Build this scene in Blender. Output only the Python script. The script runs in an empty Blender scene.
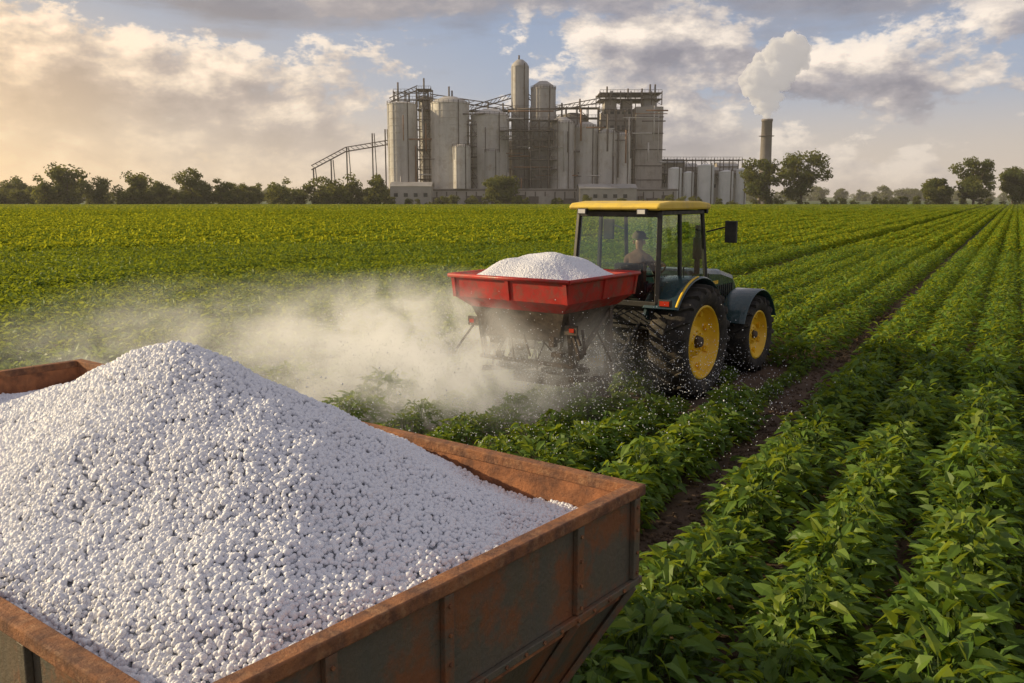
import bpy, math, random, bmesh
import numpy as np
from mathutils import Vector, Matrix
random.seed(7); rng = np.random.default_rng(7)
scene = bpy.context.scene
rad = math.radians
scene.view_settings.view_transform = 'Standard'
scene.view_settings.look = 'None'
scene.view_settings.exposure = 0

# ------------------------------------------------------------ helpers
class MB:
    def __init__(s): s.v=[]; s.f=[]; s.m=[]; s.sm=[]
    def add(s, vs, fs, mi=0, smooth=False):
        o=len(s.v); s.v.extend([tuple(p) for p in vs])
        for f in fs:
            s.f.append([i+o for i in f]); s.m.append(mi); s.sm.append(smooth)
    def box(s, c, sz, mi=0, R=None):
        c=Vector(c); hx,hy,hz=sz[0]/2,sz[1]/2,sz[2]/2
        vs=[Vector((x,y,z)) for z in(-hz,hz) for y in(-hy,hy) for x in(-hx,hx)]
        if R is not None: vs=[R@p for p in vs]
        s.add([c+p for p in vs],[(0,2,3,1),(4,5,7,6),(0,1,5,4),(2,6,7,3),(0,4,6,2),(1,3,7,5)],mi)
    def beam(s,p1,p2,w,mi=0,h=None):
        p1=Vector(p1);p2=Vector(p2);d=p2-p1;L=d.length
        if L<1e-6:return
        q=d.to_track_quat('Z','Y').to_matrix()
        s.box((p1+p2)/2,(w,h or w,L),mi,q)
    def cyl(s,p1,p2,r1,r2=None,n=16,mi=0,caps=True,smooth=True):
        r2=r1 if r2 is None else r2
        p1=Vector(p1);p2=Vector(p2);q=(p2-p1).to_track_quat('Z','Y').to_matrix()
        vs=[]
        for p,r in((p1,r1),(p2,r2)):
            for i in range(n):
                a=2*math.pi*i/n; vs.append(p+q@Vector((r*math.cos(a),r*math.sin(a),0)))
        s.add(vs,[(i,(i+1)%n,n+(i+1)%n,n+i) for i in range(n)],mi,smooth)
        if caps:
            s.add(vs,[tuple(range(n))[::-1],tuple(range(n,2*n))],mi)
    def lathe(s,prof,org=(0,0,0),axis='z',n=32,mi=0,closed=False,smooth=True,a0=0,a1=2*math.pi):
        full=abs(a1-a0-2*math.pi)<1e-6
        org=Vector(org);vs=[];m=len(prof);nn=n if full else n+1
        for i in range(nn):
            a=a0+(a1-a0)*i/n;c,d=math.cos(a),math.sin(a)
            for r,h in prof:
                if axis=='z':p=(r*c,r*d,h)
                elif axis=='x':p=(h,r*c,r*d)
                else:p=(r*c,h,r*d)
                vs.append(org+Vector(p))
        fs=[];mm=m if closed else m-1
        for i in range(n):
            j=(i+1)%nn
            for k in range(mm):
                k2=(k+1)%m
                fs.append((i*m+k,j*m+k,j*m+k2,i*m+k2))
        s.add(vs,fs,mi,smooth)
    def prism(s,poly,x0,x1,mi=0):   # poly in (y,z), extruded along x
        n=len(poly);vs=[(x0,y,z) for y,z in poly]+[(x1,y,z) for y,z in poly]
        s.add(vs,[tuple(range(n)),tuple(range(n,2*n))[::-1]]+[(i,n+i,n+(i+1)%n,(i+1)%n) for i in range(n)],mi)
    def build(s,name,mats,parent=None,bevel=0,recalc=True,link=True):
        me=bpy.data.meshes.new(name);me.from_pydata(s.v,[],s.f)
        for m in (mats if isinstance(mats,(list,tuple)) else [mats]): me.materials.append(m)
        me.polygons.foreach_set('material_index',s.m);me.polygons.foreach_set('use_smooth',s.sm)
        if recalc:
            bm=bmesh.new();bm.from_mesh(me)
            bmesh.ops.remove_doubles(bm,verts=bm.verts,dist=1e-5)
            bmesh.ops.recalc_face_normals(bm,faces=bm.faces);bm.to_mesh(me);bm.free()
        me.update()
        ob=bpy.data.objects.new(name,me)
        if link: scene.collection.objects.link(ob)
        if parent: ob.parent=parent
        if bevel:
            b=ob.modifiers.new('b','BEVEL');b.width=bevel;b.segments=2;b.limit_method='ANGLE';b.angle_limit=rad(40)
        return ob

def empty(name,loc=(0,0,0),rz=0):
    e=bpy.data.objects.new(name,None);scene.collection.objects.link(e)
    e.location=loc;e.rotation_euler=(0,0,rz);e.empty_display_size=.3;return e

def ramp(nt,stops,src):
    r=nt.nodes.new('ShaderNodeValToRGB');e=r.color_ramp.elements
    while len(e)>1:e.remove(e[-1])
    e[0].position=stops[0][0];e[0].color=(*stops[0][1],1)
    for p,c in stops[1:]:
        x=e.new(p);x.color=(*c,1)
    nt.links.new(src,r.inputs[0]);return r.outputs[0]
def g(v):return (v,v,v)
def mix(nt,a,b,f,mode='MIX'):
    m=nt.nodes.new('ShaderNodeMix');m.data_type='RGBA';m.blend_type=mode
    for s,x in ((6,a),(7,b),(0,f)):
        if isinstance(x,bpy.types.NodeSocket): nt.links.new(x,m.inputs[s])
        else: m.inputs[s].default_value = x if s==0 else (*x,1)
    return m.outputs[2]
def math_(nt,op,a,b=0,clamp=False,c=None):
    m=nt.nodes.new('ShaderNodeMath');m.operation=op;m.use_clamp=clamp
    for i,x in enumerate((a,b)+((c,) if c is not None else ())):
        if isinstance(x,bpy.types.NodeSocket): nt.links.new(x,m.inputs[i])
        else:m.inputs[i].default_value=x
    return m.outputs[0]
def newmat(name):
    m=bpy.data.materials.new(name);m.use_nodes=True;nt=m.node_tree;nt.nodes.clear()
    out=nt.nodes.new('ShaderNodeOutputMaterial');return m,nt,out
def noise(nt,scale,detail=6,rough=.6,vec=None,dist=0):
    n=nt.nodes.new('ShaderNodeTexNoise');n.inputs['Scale'].default_value=scale
    n.inputs['Detail'].default_value=detail;n.inputs['Roughness'].default_value=rough;n.inputs['Distortion'].default_value=dist
    if vec is not None: nt.links.new(vec,n.inputs['Vector'])
    return n.outputs['Fac']
def objco(nt):
    return nt.nodes.new('ShaderNodeTexCoord').outputs['Object']
def pmat(name,c1,c2=None,scale=3,rough=.6,metal=0,bump=0,bscale=None,lo=.35,hi=.65,c3=None,s3=9,lo3=.55,hi3=.7,stretch=None,coat=0):
    m,nt,out=newmat(name);c2=c2 or tuple(x*.7 for x in c1)
    p=nt.nodes.new('ShaderNodeBsdfPrincipled');co=objco(nt)
    if stretch:
        mp=nt.nodes.new('ShaderNodeMapping');mp.inputs['Scale'].default_value=stretch;nt.links.new(co,mp.inputs[0]);co2=mp.outputs[0]
    else: co2=co
    col=ramp(nt,[(lo,c1),(hi,c2)],noise(nt,scale,8,.65,co2))
    if c3: col=mix(nt,col,c3,ramp(nt,[(lo3,g(0)),(hi3,g(1))],noise(nt,s3,8,.7,co)))
    nt.links.new(col,p.inputs['Base Color'])
    rr=ramp(nt,[(.3,g(max(0,rough-.12))),(.7,g(min(1,rough+.15)))],noise(nt,scale*2.3,5,.6,co))
    nt.links.new(rr,p.inputs['Roughness']);p.inputs['Metallic'].default_value=metal
    p.inputs['Coat Weight'].default_value=coat
    if bump:
        b=nt.nodes.new('ShaderNodeBump');b.inputs['Strength'].default_value=bump;b.inputs['Distance'].default_value=.02
        nt.links.new(noise(nt,bscale or scale*6,8,.7,co),b.inputs['Height']);nt.links.new(b.outputs[0],p.inputs['Normal'])
    nt.links.new(p.outputs[0],out.inputs[0]);return m

def scatter(name,pts,rots,scls,idx,variants,parent=None):
    me=bpy.data.meshes.new(name);n=len(pts)
    me.vertices.add(n);me.vertices.foreach_set('co',np.asarray(pts,dtype=np.float32).ravel())
    a=me.attributes.new('rot','FLOAT_VECTOR','POINT');a.data.foreach_set('vector',np.asarray(rots,dtype=np.float32).ravel())
    sc=np.asarray(scls,dtype=np.float32)
    if sc.ndim==1: sc=np.repeat(sc[:,None],3,1)
    a=me.attributes.new('scl','FLOAT_VECTOR','POINT');a.data.foreach_set('vector',sc.ravel())
    a=me.attributes.new('idx','INT','POINT');a.data.foreach_set('value',np.asarray(idx,dtype=np.int32))
    me.update()
    ob=bpy.data.objects.new(name,me);scene.collection.objects.link(ob)
    if parent: ob.parent=parent
    col=bpy.data.collections.new(name+'_variants')
    for v in variants: col.objects.link(v)
    ng=bpy.data.node_groups.new(name+'_gn','GeometryNodeTree')
    ng.interface.new_socket('Geometry',in_out='INPUT',socket_type='NodeSocketGeometry')
    ng.interface.new_socket('Geometry',in_out='OUTPUT',socket_type='NodeSocketGeometry')
    gi=ng.nodes.new('NodeGroupInput');go=ng.nodes.new('NodeGroupOutput')
    ip=ng.nodes.new('GeometryNodeInstanceOnPoints');ci=ng.nodes.new('GeometryNodeCollectionInfo')
    ci.inputs['Collection'].default_value=col;ci.inputs['Separate Children'].default_value=True;ci.inputs['Reset Children'].default_value=True
    ip.inputs['Pick Instance'].default_value=True
    def na(t,nm):
        x=ng.nodes.new('GeometryNodeInputNamedAttribute');x.data_type=t;x.inputs['Name'].default_value=nm
        return x.outputs[0]
    L=ng.links.new
    L(gi.outputs[0],ip.inputs['Points']);L(ci.outputs[0],ip.inputs['Instance'])
    L(na('INT','idx'),ip.inputs['Instance Index']);L(na('FLOAT_VECTOR','rot'),ip.inputs['Rotation']);L(na('FLOAT_VECTOR','scl'),ip.inputs['Scale'])
    L(ip.outputs[0],go.inputs[0])
    md=ob.modifiers.new('gn','NODES');md.node_group=ng
    return ob

# ------------------------------------------------------------ camera
H=3.0
cam=bpy.data.cameras.new('camera');camo=bpy.data.objects.new('camera',cam);scene.collection.objects.link(camo)
camo.location=(0,0,H);camo.rotation_euler=(rad(90-9.12),0,0)
cam.sensor_width=36;cam.lens=31.64;cam.clip_end=9000;cam.clip_start=.05
scene.camera=camo

# ------------------------------------------------------------ light
SAZ=-78;SEL=20
sd=Vector((math.sin(rad(SAZ))*math.cos(rad(SEL)),math.cos(rad(SAZ))*math.cos(rad(SEL)),math.sin(rad(SEL))))
sun=bpy.data.lights.new('sun','SUN');sun.energy=5.0;sun.angle=rad(.6);sun.color=(1,.80,.49)
so=bpy.data.objects.new('sun',sun);scene.collection.objects.link(so);so.rotation_euler=(-sd).to_track_quat('-Z','Y').to_euler();so.location=(-30,0,40)

w=bpy.data.worlds.new('World');scene.world=w;w.use_nodes=True;nt=w.node_tree;nt.nodes.clear()
wo=nt.nodes.new('ShaderNodeOutputWorld');bg=nt.nodes.new('ShaderNodeBackground');bg.inputs[1].default_value=.112
sk=nt.nodes.new('ShaderNodeTexSky');sk.sky_type='NISHITA';sk.sun_disc=False;sk.sun_elevation=rad(SEL);sk.sun_rotation=rad(SAZ%360)
sk.air_density=1.2;sk.dust_density=2.0
tc=nt.nodes.new('ShaderNodeTexCoord');sx=nt.nodes.new('ShaderNodeSeparateXYZ');nt.links.new(tc.outputs['Generated'],sx.inputs[0])
X,Y,Z=sx.outputs
az=math_(nt,'ARCTAN2',X,Y);el=math_(nt,'ARCSINE',Z)
cv=nt.nodes.new('ShaderNodeCombineXYZ');nt.links.new(az,cv.inputs[0]);nt.links.new(math_(nt,'MULTIPLY',el,1.8),cv.inputs[1])
cv.inputs[2].default_value=2.6
def off(v):
    a=nt.nodes.new('ShaderNodeVectorMath');a.operation='ADD';nt.links.new(cv.outputs[0],a.inputs[0]);a.inputs[1].default_value=v;return a.outputs[0]
SC=5.6
n1=noise(nt,SC,12,.62,cv.outputs[0],.08)
n1b=noise(nt,SC,6,.58,off((-.022,.03,0)),.08)
nbig=noise(nt,1.9,3,.5,off((3.1,1.7,4)))
dens=math_(nt,'ADD',n1,math_(nt,'MULTIPLY',math_(nt,'SUBTRACT',nbig,.5),.3))
mask=ramp(nt,[(.455,g(0)),(.49,g(.8)),(.54,g(1))],dens)
edge=math_(nt,'MULTIPLY_ADD',math_(nt,'SUBTRACT',n1,n1b),4.2,c=.58)
core=math_(nt,'MULTIPLY',math_(nt,'SUBTRACT',dens,.5),1.5)
shade=math_(nt,'SUBTRACT',edge,core)
ccol=ramp(nt,[(.12,(2.3,2.3,2.8)),(.40,(3.7,3.5,3.8)),(.62,(6.4,5.7,5.2)),(.85,(9.6,8.4,7.2))],shade)
skyc=ramp(nt,[(0,(7.6,6.2,4.9)),(.05,(6.2,5.5,5.1)),(.11,(3.5,4.1,5.4)),(.25,(2.1,3.0,4.9)),(.7,(1.5,2.2,3.6))],el)
base=mix(nt,sk.outputs[0],skyc,.85)
lowhaze=ramp(nt,[(0,g(.2)),(.05,g(.65)),(.1,g(1))],el)
allc=mix(nt,base,ccol,math_(nt,'MULTIPLY',mask,lowhaze))
cs=nt.nodes.new('ShaderNodeCombineXYZ');nt.links.new(az,cs.inputs[0]);nt.links.new(math_(nt,'MULTIPLY',el,4.5),cs.inputs[1]);cs.inputs[2].default_value=5
ns=noise(nt,2.6,8,.58,cs.outputs[0],.2)
dk=math_(nt,'ADD',math_(nt,'MULTIPLY',math_(nt,'SUBTRACT',el,.16),6.5),math_(nt,'MULTIPLY',math_(nt,'SUBTRACT',ns,.5),3.6))
dk=ramp(nt,[(.0,g(0)),(.5,g(.8))],dk)
allc=mix(nt,allc,mix(nt,(1.9,1.9,2.3),(4.6,4.3,4.5),ramp(nt,[(.35,g(0)),(.7,g(1))],n1)),dk)
vd=nt.nodes.new('ShaderNodeVectorMath');vd.operation='DOT_PRODUCT';nt.links.new(tc.outputs['Generated'],vd.inputs[0]);vd.inputs[1].default_value=(math.sin(rad(-54)),math.cos(rad(-54)),.03)
glow=ramp(nt,[(.6,g(0)),(.83,g(.28)),(1.0,g(1))],vd.outputs['Value'])
lowf=ramp(nt,[(0,g(1)),(.07,g(.75)),(.22,g(.1))],el)
gl=math_(nt,'MULTIPLY',glow,lowf)
allc=mix(nt,allc,(13.5,9.6,5.0),math_(nt,'MULTIPLY',gl,.95,True))
allc=mix(nt,allc,(1.08,.95,.78),math_(nt,'MULTIPLY',glow,1.0,True),'MULTIPLY')
nt.links.new(allc,bg.inputs[0]);nt.links.new(bg.outputs[0],wo.inputs[0])

# ------------------------------------------------------------ materials
M_soil,nt,out=newmat('soil')
p=nt.nodes.new('ShaderNodeBsdfPrincipled');geo=nt.nodes.new('ShaderNodeNewGeometry')
c=ramp(nt,[(.3,(.06,.036,.022)),(.7,(.16,.10,.06))],noise(nt,2.5,8,.7,geo.outputs['Position']))
far=ramp(nt,[(.3,(.05,.09,.02)),(.7,(.10,.13,.035))],noise(nt,.03,8,.6,geo.outputs['Position']))
s2=nt.nodes.new('ShaderNodeSeparateXYZ');nt.links.new(geo.outputs['Position'],s2.inputs[0])
mr=nt.nodes.new('ShaderNodeMapRange');nt.links.new(s2.outputs[1],mr.inputs[0]);mr.inputs[1].default_value=30;mr.inputs[2].default_value=90
nt.links.new(mix(nt,c,far,mr.outputs[0]),p.inputs['Base Color']);p.inputs['Roughness'].default_value=.95
b=nt.nodes.new('ShaderNodeBump');b.inputs['Distance'].default_value=.06;nt.links.new(noise(nt,9,8,.75,geo.outputs['Position']),b.inputs['Height']);nt.links.new(b.outputs[0],p.inputs['Normal'])
nt.links.new(p.outputs[0],out.inputs[0])

def leafmat(name,stops,trans=.4,rough=.45,tcol=(.16,.24,.02),spec=.5):
    m,nt,out=newmat(name)
    p=nt.nodes.new('ShaderNodeBsdfPrincipled');at=nt.nodes.new('ShaderNodeAttribute');at.attribute_name='lv'
    oi=nt.nodes.new('ShaderNodeObjectInfo')
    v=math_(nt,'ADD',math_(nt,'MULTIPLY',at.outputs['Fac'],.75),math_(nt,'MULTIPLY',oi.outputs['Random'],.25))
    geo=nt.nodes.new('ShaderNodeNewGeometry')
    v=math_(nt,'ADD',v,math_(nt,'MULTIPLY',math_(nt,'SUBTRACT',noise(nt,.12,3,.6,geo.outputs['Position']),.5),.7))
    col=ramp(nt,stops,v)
    nt.links.new(col,p.inputs['Base Color']);p.inputs['Roughness'].default_value=rough;p.inputs['Specular IOR Level'].default_value=spec
    t=nt.nodes.new('ShaderNodeBsdfTranslucent');nt.links.new(mix(nt,col,tcol,.6),t.inputs[0])
    ms=nt.nodes.new('ShaderNodeMixShader');ms.inputs[0].default_value=trans
    nt.links.new(p.outputs[0],ms.inputs[1]);nt.links.new(t.outputs[0],ms.inputs[2]);nt.links.new(ms.outputs[0],out.inputs[0]);return m
CST=[(.0,(.035,.085,.010)),(.45,(.10,.20,.02)),(.8,(.19,.30,.035)),(1,(.34,.38,.07))]
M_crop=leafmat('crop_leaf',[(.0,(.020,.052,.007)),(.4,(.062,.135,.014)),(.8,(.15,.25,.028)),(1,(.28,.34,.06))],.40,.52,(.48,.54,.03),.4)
M_cropm=leafmat('crop_leaf_mid',[(.0,(.022,.06,.008)),(.45,(.075,.16,.016)),(.8,(.16,.27,.03)),(1,(.32,.36,.08))],.43,.55,(.58,.60,.03),.3)
M_cropf=leafmat('crop_leaf_distant',[(a,(r*1.2,g_*1.08,b_)) for a,(r,g_,b_) in CST],.45,.8,(.72,.66,.03),.1)
M_tree=leafmat('tree_leaf',[(.0,(.035,.052,.012)),(.5,(.08,.105,.022)),(1,(.18,.18,.045))],.4,.7,(.4,.38,.06),.2)
M_grass=leafmat('grass_blade',[(.0,(.06,.11,.015)),(.6,(.14,.20,.04)),(1,(.32,.32,.1))],.35,.6,(.35,.4,.06),.3)
M_stem=pmat('stem',(.07,.12,.03),(.1,.14,.04),20,.7)
M_bark=pmat('bark',(.08,.06,.045),(.12,.095,.065),2,.9)
M_rim=pmat('rusty_rim_steel',(.36,.15,.06),(.15,.07,.04),9,.8,.05,.6,40,lo=.38,hi=.62,c3=(.44,.24,.12),s3=16,lo3=.52,hi3=.74)
M_side=pmat('weathered_steel_panel',(.115,.11,.085),(.16,.12,.08),2.6,.6,.15,.4,30,c3=(.25,.10,.043),s3=3.4,lo3=.47,hi3=.60,stretch=(2.2,2.2,.5))
M_inner=pmat('rusty_inner_wall',(.44,.18,.075),(.17,.075,.04),6,.85,.05,.5,30,lo=.4,hi=.6)
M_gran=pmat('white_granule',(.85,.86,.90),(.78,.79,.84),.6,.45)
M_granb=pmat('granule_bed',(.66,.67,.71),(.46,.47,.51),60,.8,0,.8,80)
M_red=pmat('red_paint',(.52,.03,.02),(.34,.022,.017),3,.45,0,.15,20,c3=(.22,.10,.07),s3=6,lo3=.47,hi3=.70)
M_yel=pmat('yellow_paint',(.90,.58,.03),(.80,.48,.025),3,.4,0,0,c3=(.40,.26,.09),s3=6,lo3=.58,hi3=.82)
M_roof=pmat('cab_roof_paint',(.88,.64,.10),(.80,.55,.07),3,.5,0,0,c3=(.5,.38,.16),s3=4,lo3=.5,hi3=.8)
M_green=pmat('dark_green_paint',(.014,.050,.055),(.012,.036,.042),2,.28,0,0,c3=(.10,.09,.065),s3=5,lo3=.56,hi3=.85,coat=.5)
M_black=pmat('black_metal',(.022,.022,.022),(.05,.045,.038),6,.5,.2)
M_dirty=pmat('dirty_frame_metal',(.06,.045,.035),(.15,.11,.08),8,.7,.2)
M_tire=pmat('tire_rubber',(.020,.018,.016),(.05,.043,.034),5,.85,0,.3,60,c3=(.15,.115,.075),s3=7,lo3=.52,hi3=.8)
M_seat=pmat('seat_fabric',(.02,.02,.022),(.035,.035,.035),10,.9)
M_lens=pmat('light_lens',(.5,.04,.02),(.45,.05,.02),5,.2)
M_lensw=pmat('lamp_lens',(.75,.72,.65),(.6,.6,.6),5,.15)
M_skin=pmat('skin',(.45,.24,.15),(.38,.19,.12),6,.5)
M_shirt=pmat('work_shirt',(.20,.10,.07),(.14,.07,.05),12,.9)
M_pants=pmat('work_trousers',(.04,.05,.09),(.03,.04,.07),12,.9)
M_cap=pmat('cap_cloth',(.2,.15,.1),(.15,.1,.08),12,.9)
M_silo=pmat('galvanised_silo',(.62,.59,.54),(.42,.40,.38),.12,.6,.05,0,c3=(.34,.27,.20),s3=.35,lo3=.5,hi3=.8,stretch=(1,1,.25))
M_silod=pmat('weathered_tower_steel',(.44,.42,.40),(.29,.28,.27),.15,.6,.05,0,c3=(.26,.20,.15),s3=.3,stretch=(1,1,.25))
M_steel=pmat('structural_steel',(.16,.13,.11),(.09,.075,.065),.3,.7,.1)
M_conc=pmat('concrete',(.48,.44,.39),(.35,.32,.29),.08,.9,0,0,c3=(.26,.21,.17),s3=.2,lo3=.5,hi3=.75,stretch=(1,1,.4))
M_rustp=pmat('rusty_pipework',(.30,.16,.09),(.18,.11,.07),.4,.8)
M_win=pmat('dark_window',(.02,.025,.03),(.03,.035,.04),.5,.2)
M_white=pmat('white_tank_paint',(.72,.71,.69),(.6,.6,.58),.2,.5)
M_glass,nt,out=newmat('cab_glass')
tr=nt.nodes.new('ShaderNodeBsdfTransparent');tr.inputs[0].default_value=(.76,.87,.83,1)
gl_=nt.nodes.new('ShaderNodeBsdfGlossy');gl_.inputs['Roughness'].default_value=.03
fr=nt.nodes.new('ShaderNodeFresnel');fr.inputs[0].default_value=1.45
ms=nt.nodes.new('ShaderNodeMixShader');nt.links.new(math_(nt,'ADD',fr.outputs[0],.07,True),ms.inputs[0]);nt.links.new(tr.outputs[0],ms.inputs[1]);nt.links.new(gl_.outputs[0],ms.inputs[2]);nt.links.new(ms.outputs[0],out.inputs[0])

# ------------------------------------------------------------ ground
mb=MB();S=7000
mb.add([(-S,-200,0),(S,-200,0),(S,S,0),(-S,S,0)],[(0,1,2,3)])
mb.build('ground',M_soil)

# ------------------------------------------------------------ leaf mesh builder
class Leaves:
    def __init__(s): s.v=[];s.f=[];s.a=[];s.mi=[]
    def leaf(s,b,d,up,L,W,val,fold=.18,droop=.25):
        b=np.array(b);d=d/np.linalg.norm(d);side=np.cross(d,up);side/=max(1e-6,np.linalg.norm(side));nn=np.cross(side,d)
        def P(t,w,h): return b+d*L*t+side*w+nn*(h-droop*L*t*t)
        o=len(s.v)
        s.v+= [P(0,0,0),P(.4,0,-.0),P(.75,0,0),P(1,0,0),P(.33,W*.5,fold*W),P(.33,-W*.5,fold*W),P(.7,W*.34,fold*W*.7),P(.7,-W*.34,fold*W*.7)]
        for f in ((0,4,1),(0,1,5),(1,4,6,2),(1,2,7,5),(2,6,3),(2,3,7)): s.f.append([o+i for i in f])
        s.a+=[val]*8;s.mi+=[0]*6
    def quad(s,b,d,up,L,W,val):
        b=np.array(b);d=d/np.linalg.norm(d);side=np.cross(d,up);side/=max(1e-6,np.linalg.norm(side))
        o=len(s.v);s.v+=[b-d*L*.5,b+side*W*.5,b+d*L*.5,b-side*W*.5];s.f.append([o,o+1,o+2,o+3]);s.a+=[val]*4;s.mi.append(0)
    def stem(s,p,q,r):
        p=np.array(p,float);q=np.array(q,float);o=len(s.v)
        for c in(p,q):
            for k in range(3):
                a=k*2.094;s.v.append(c+np.array([r*math.cos(a),r*math.sin(a),0]))
        for k in range(3):
            j=(k+1)%3;s.f.append([o+k,o+j,o+3+j,o+3+k]);s.mi.append(1)
        s.a+=[.3]*6
    def build(s,name,mats,extra=None):
        if extra:
            o=len(s.v);s.v+= [np.array(p) for p in extra.v];s.f+=[[i+o for i in f] for f in extra.f];s.a+=[.3]*len(extra.v);s.mi+=[1]*len(extra.f)
        me=bpy.data.meshes.new(name);me.from_pydata([tuple(x) for x in s.v],[],s.f)
        for m in mats: me.materials.append(m)
        me.polygons.foreach_set('material_index',s.mi)
        a=me.attributes.new('lv','FLOAT','POINT');a.data.foreach_set('value',np.array(s.a,dtype=np.float32))
        me.update();return bpy.data.objects.new(name,me)
def rnd(a,b): return random.uniform(a,b)
def unit(): 
    v=rng.normal(size=3);return v/np.linalg.norm(v)

# near plants
plants=[]
for k in range(7):
    lf=Leaves();Hh=rnd(.44,.62);R=rnd(.37,.46)
    for st in range(9):
        a=rnd(0,6.28);r=rnd(.02,.16);lf.stem((0,0,-.02),(r*math.cos(a),r*math.sin(a),Hh*rnd(.5,.85)),.006)
    for i in range(165):
        a=rnd(0,6.28);ph=math.acos(rnd(.0,1));t=rnd(.55,1.06)**.6
        r=R*math.sin(ph)*t;z=Hh*(.10+.9*math.cos(ph)*t)
        pos=np.array([r*math.cos(a),r*math.sin(a),z])
        od=np.array([math.cos(a+rnd(-.7,.7)),math.sin(a+rnd(-.7,.7)),rnd(-.35,.75)*(1 if z<Hh*.7 else 1.5)])
        up=np.array([0,0,1.])+.65*unit();L=rnd(.08,.18)*(1.0 if z>Hh*.4 else .85);
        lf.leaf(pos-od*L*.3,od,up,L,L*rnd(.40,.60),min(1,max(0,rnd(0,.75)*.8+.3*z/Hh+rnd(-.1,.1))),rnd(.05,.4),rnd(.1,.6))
        if i%4==0: lf.stem((r*.3*math.cos(a),r*.3*math.sin(a),z*.6),pos-od*L*.3,.0025)
    plants.append(lf.build('plant_%02d'%k,[M_crop,M_stem]))
def chunk(name,Ln,n,L0,L1,kind,Hh=.52,R=.38):
    lf=Leaves()
    for i in range(n):
        y=rnd(-Ln/2,Ln/2);ph=rnd(-1.35,1.35);t=rnd(.7,1.08)*(1+.12*math.sin(y*9)+.1*math.sin(y*23+2))
        pos=(R*math.sin(ph)*t,y,Hh*(.1+.9*math.cos(ph)*t))
        od=np.array([math.sin(ph)+rnd(-.8,.8),rnd(-1,1),rnd(-.3,.6)]);up=np.array([math.sin(ph)*.5,0,1.])+.5*unit();L=rnd(L0,L1)
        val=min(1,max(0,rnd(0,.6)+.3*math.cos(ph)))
        (lf.leaf(pos,od,up,L,L*rnd(.5,.65),val,.2,.3) if kind else lf.quad(pos,od,up,L,L*.7,val))
    return lf.build(name,[M_cropm if kind else M_cropf,M_stem])
chB=[chunk('chunkb_%02d'%k,1.15,250,.09,.17,True,.52,.36) for k in range(5)]
chC=[chunk('chunkc_%02d'%k,4.2,600,.14,.26,False,.52,.34) for k in range(4)]
chD=[chunk('chunkd_%02d'%k,10.4,760,.25,.42,False,.54,.34) for k in range(3)]

RA=rad(29);dv=np.array([math.sin(RA),math.cos(RA)]);nv=np.array([math.cos(RA),-math.sin(RA)])
S0=-2.475;SP=.86
TH=rad(36);TO=np.array([1.96,14.05]);th=np.array([math.sin(TH),math.cos(TH)]);tr_=np.array([math.cos(TH),-math.sin(TH)])
TB=np.array([.485,3.66]);e1=np.array([-.786,.618]);e2=np.array([-.618,-.786]);TL,TW=4.72,2.11
def rowS():
    ss=[]
    for k in range(0,340): ss.append((S0+.62+SP*k,k))
    for k in range(0,420): ss.append((S0-.62-SP*k,-k-1))
    return ss
def zone(r0,r1,step,jit,nvar,full,margin=3.5):
    P=[];Rr=[];Sc=[];I=[]
    for s,k in rowS():
        t=np.arange(-40,420,step)+rnd(0,step)*(1 if full else 0.0)
        x=s*nv[0]+t*dv[0];y=s*nv[1]+t*dv[1];d=np.hypot(x,y)
        ok=(d>=r0)&(d<r1)&(y>-1.5)&(y<300)&(np.abs(x)<y*.74+margin)
        tram=(k%19==-7%19)
        rowh=1+.10*math.sin(k*2.3)
        for xx,yy in zip(x[ok],y[ok]):
            sc=1.0
            q=np.array([xx,yy])-TO;lx=q@tr_;ly=q@th
            if full:
                l=np.array([xx,yy])-TB;a=l@e1;b_=l@e2
                if -.22<a<TL+.25 and -.25<b_<TW+.25: continue
                if k==-1 and rnd(0,1)<.12: continue
                if abs(abs(lx)-.9)<.42 and -.85<ly<.9: continue
                if abs(abs(lx)-.88)<.38 and 1.8<ly<3.2: continue
                if .4<lx<2.1 and -2.1<ly<3.2: sc=.40
                elif abs(lx)<1.2 and ly<.8: sc=.7
                if k in(0,-1): sc*=.94
            elif abs(lx)<1.1 and -1<ly<3: continue
            j=jit
            if tram: sc*=.42
            P.append((xx+rnd(-j,j),yy+rnd(-j,j),0))
            Rr.append((0,0,rnd(0,6.28) if full else -RA+(math.pi if rnd(0,1)<.5 else 0)))
            q_=rnd(.80,1.14)*sc if full else rnd(.90,1.08)*sc
            Sc.append((q_,q_,q_*rnd(.88,1.18)) if full else (q_,1.0,q_*rowh));I.append(random.randrange(nvar))
    return P,Rr,Sc,I
crop=empty('crop_rows')
for nm,(r0,r1,st,j,vs,full) in {'near_plants':(0,17,.25,.08,plants,True),'mid_rows':(17,50,1.0,.03,chB,False),'far_rows':(50,135,4.0,.03,chC,False),'distant_rows':(135,420,10.0,.04,chD,False)}.items():
    P,Rr,Sc,I=zone(r0,r1,st,j,len(vs),full)
    scatter(nm,P,Rr,Sc,I,vs,crop)
    print(nm,len(P))

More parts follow.
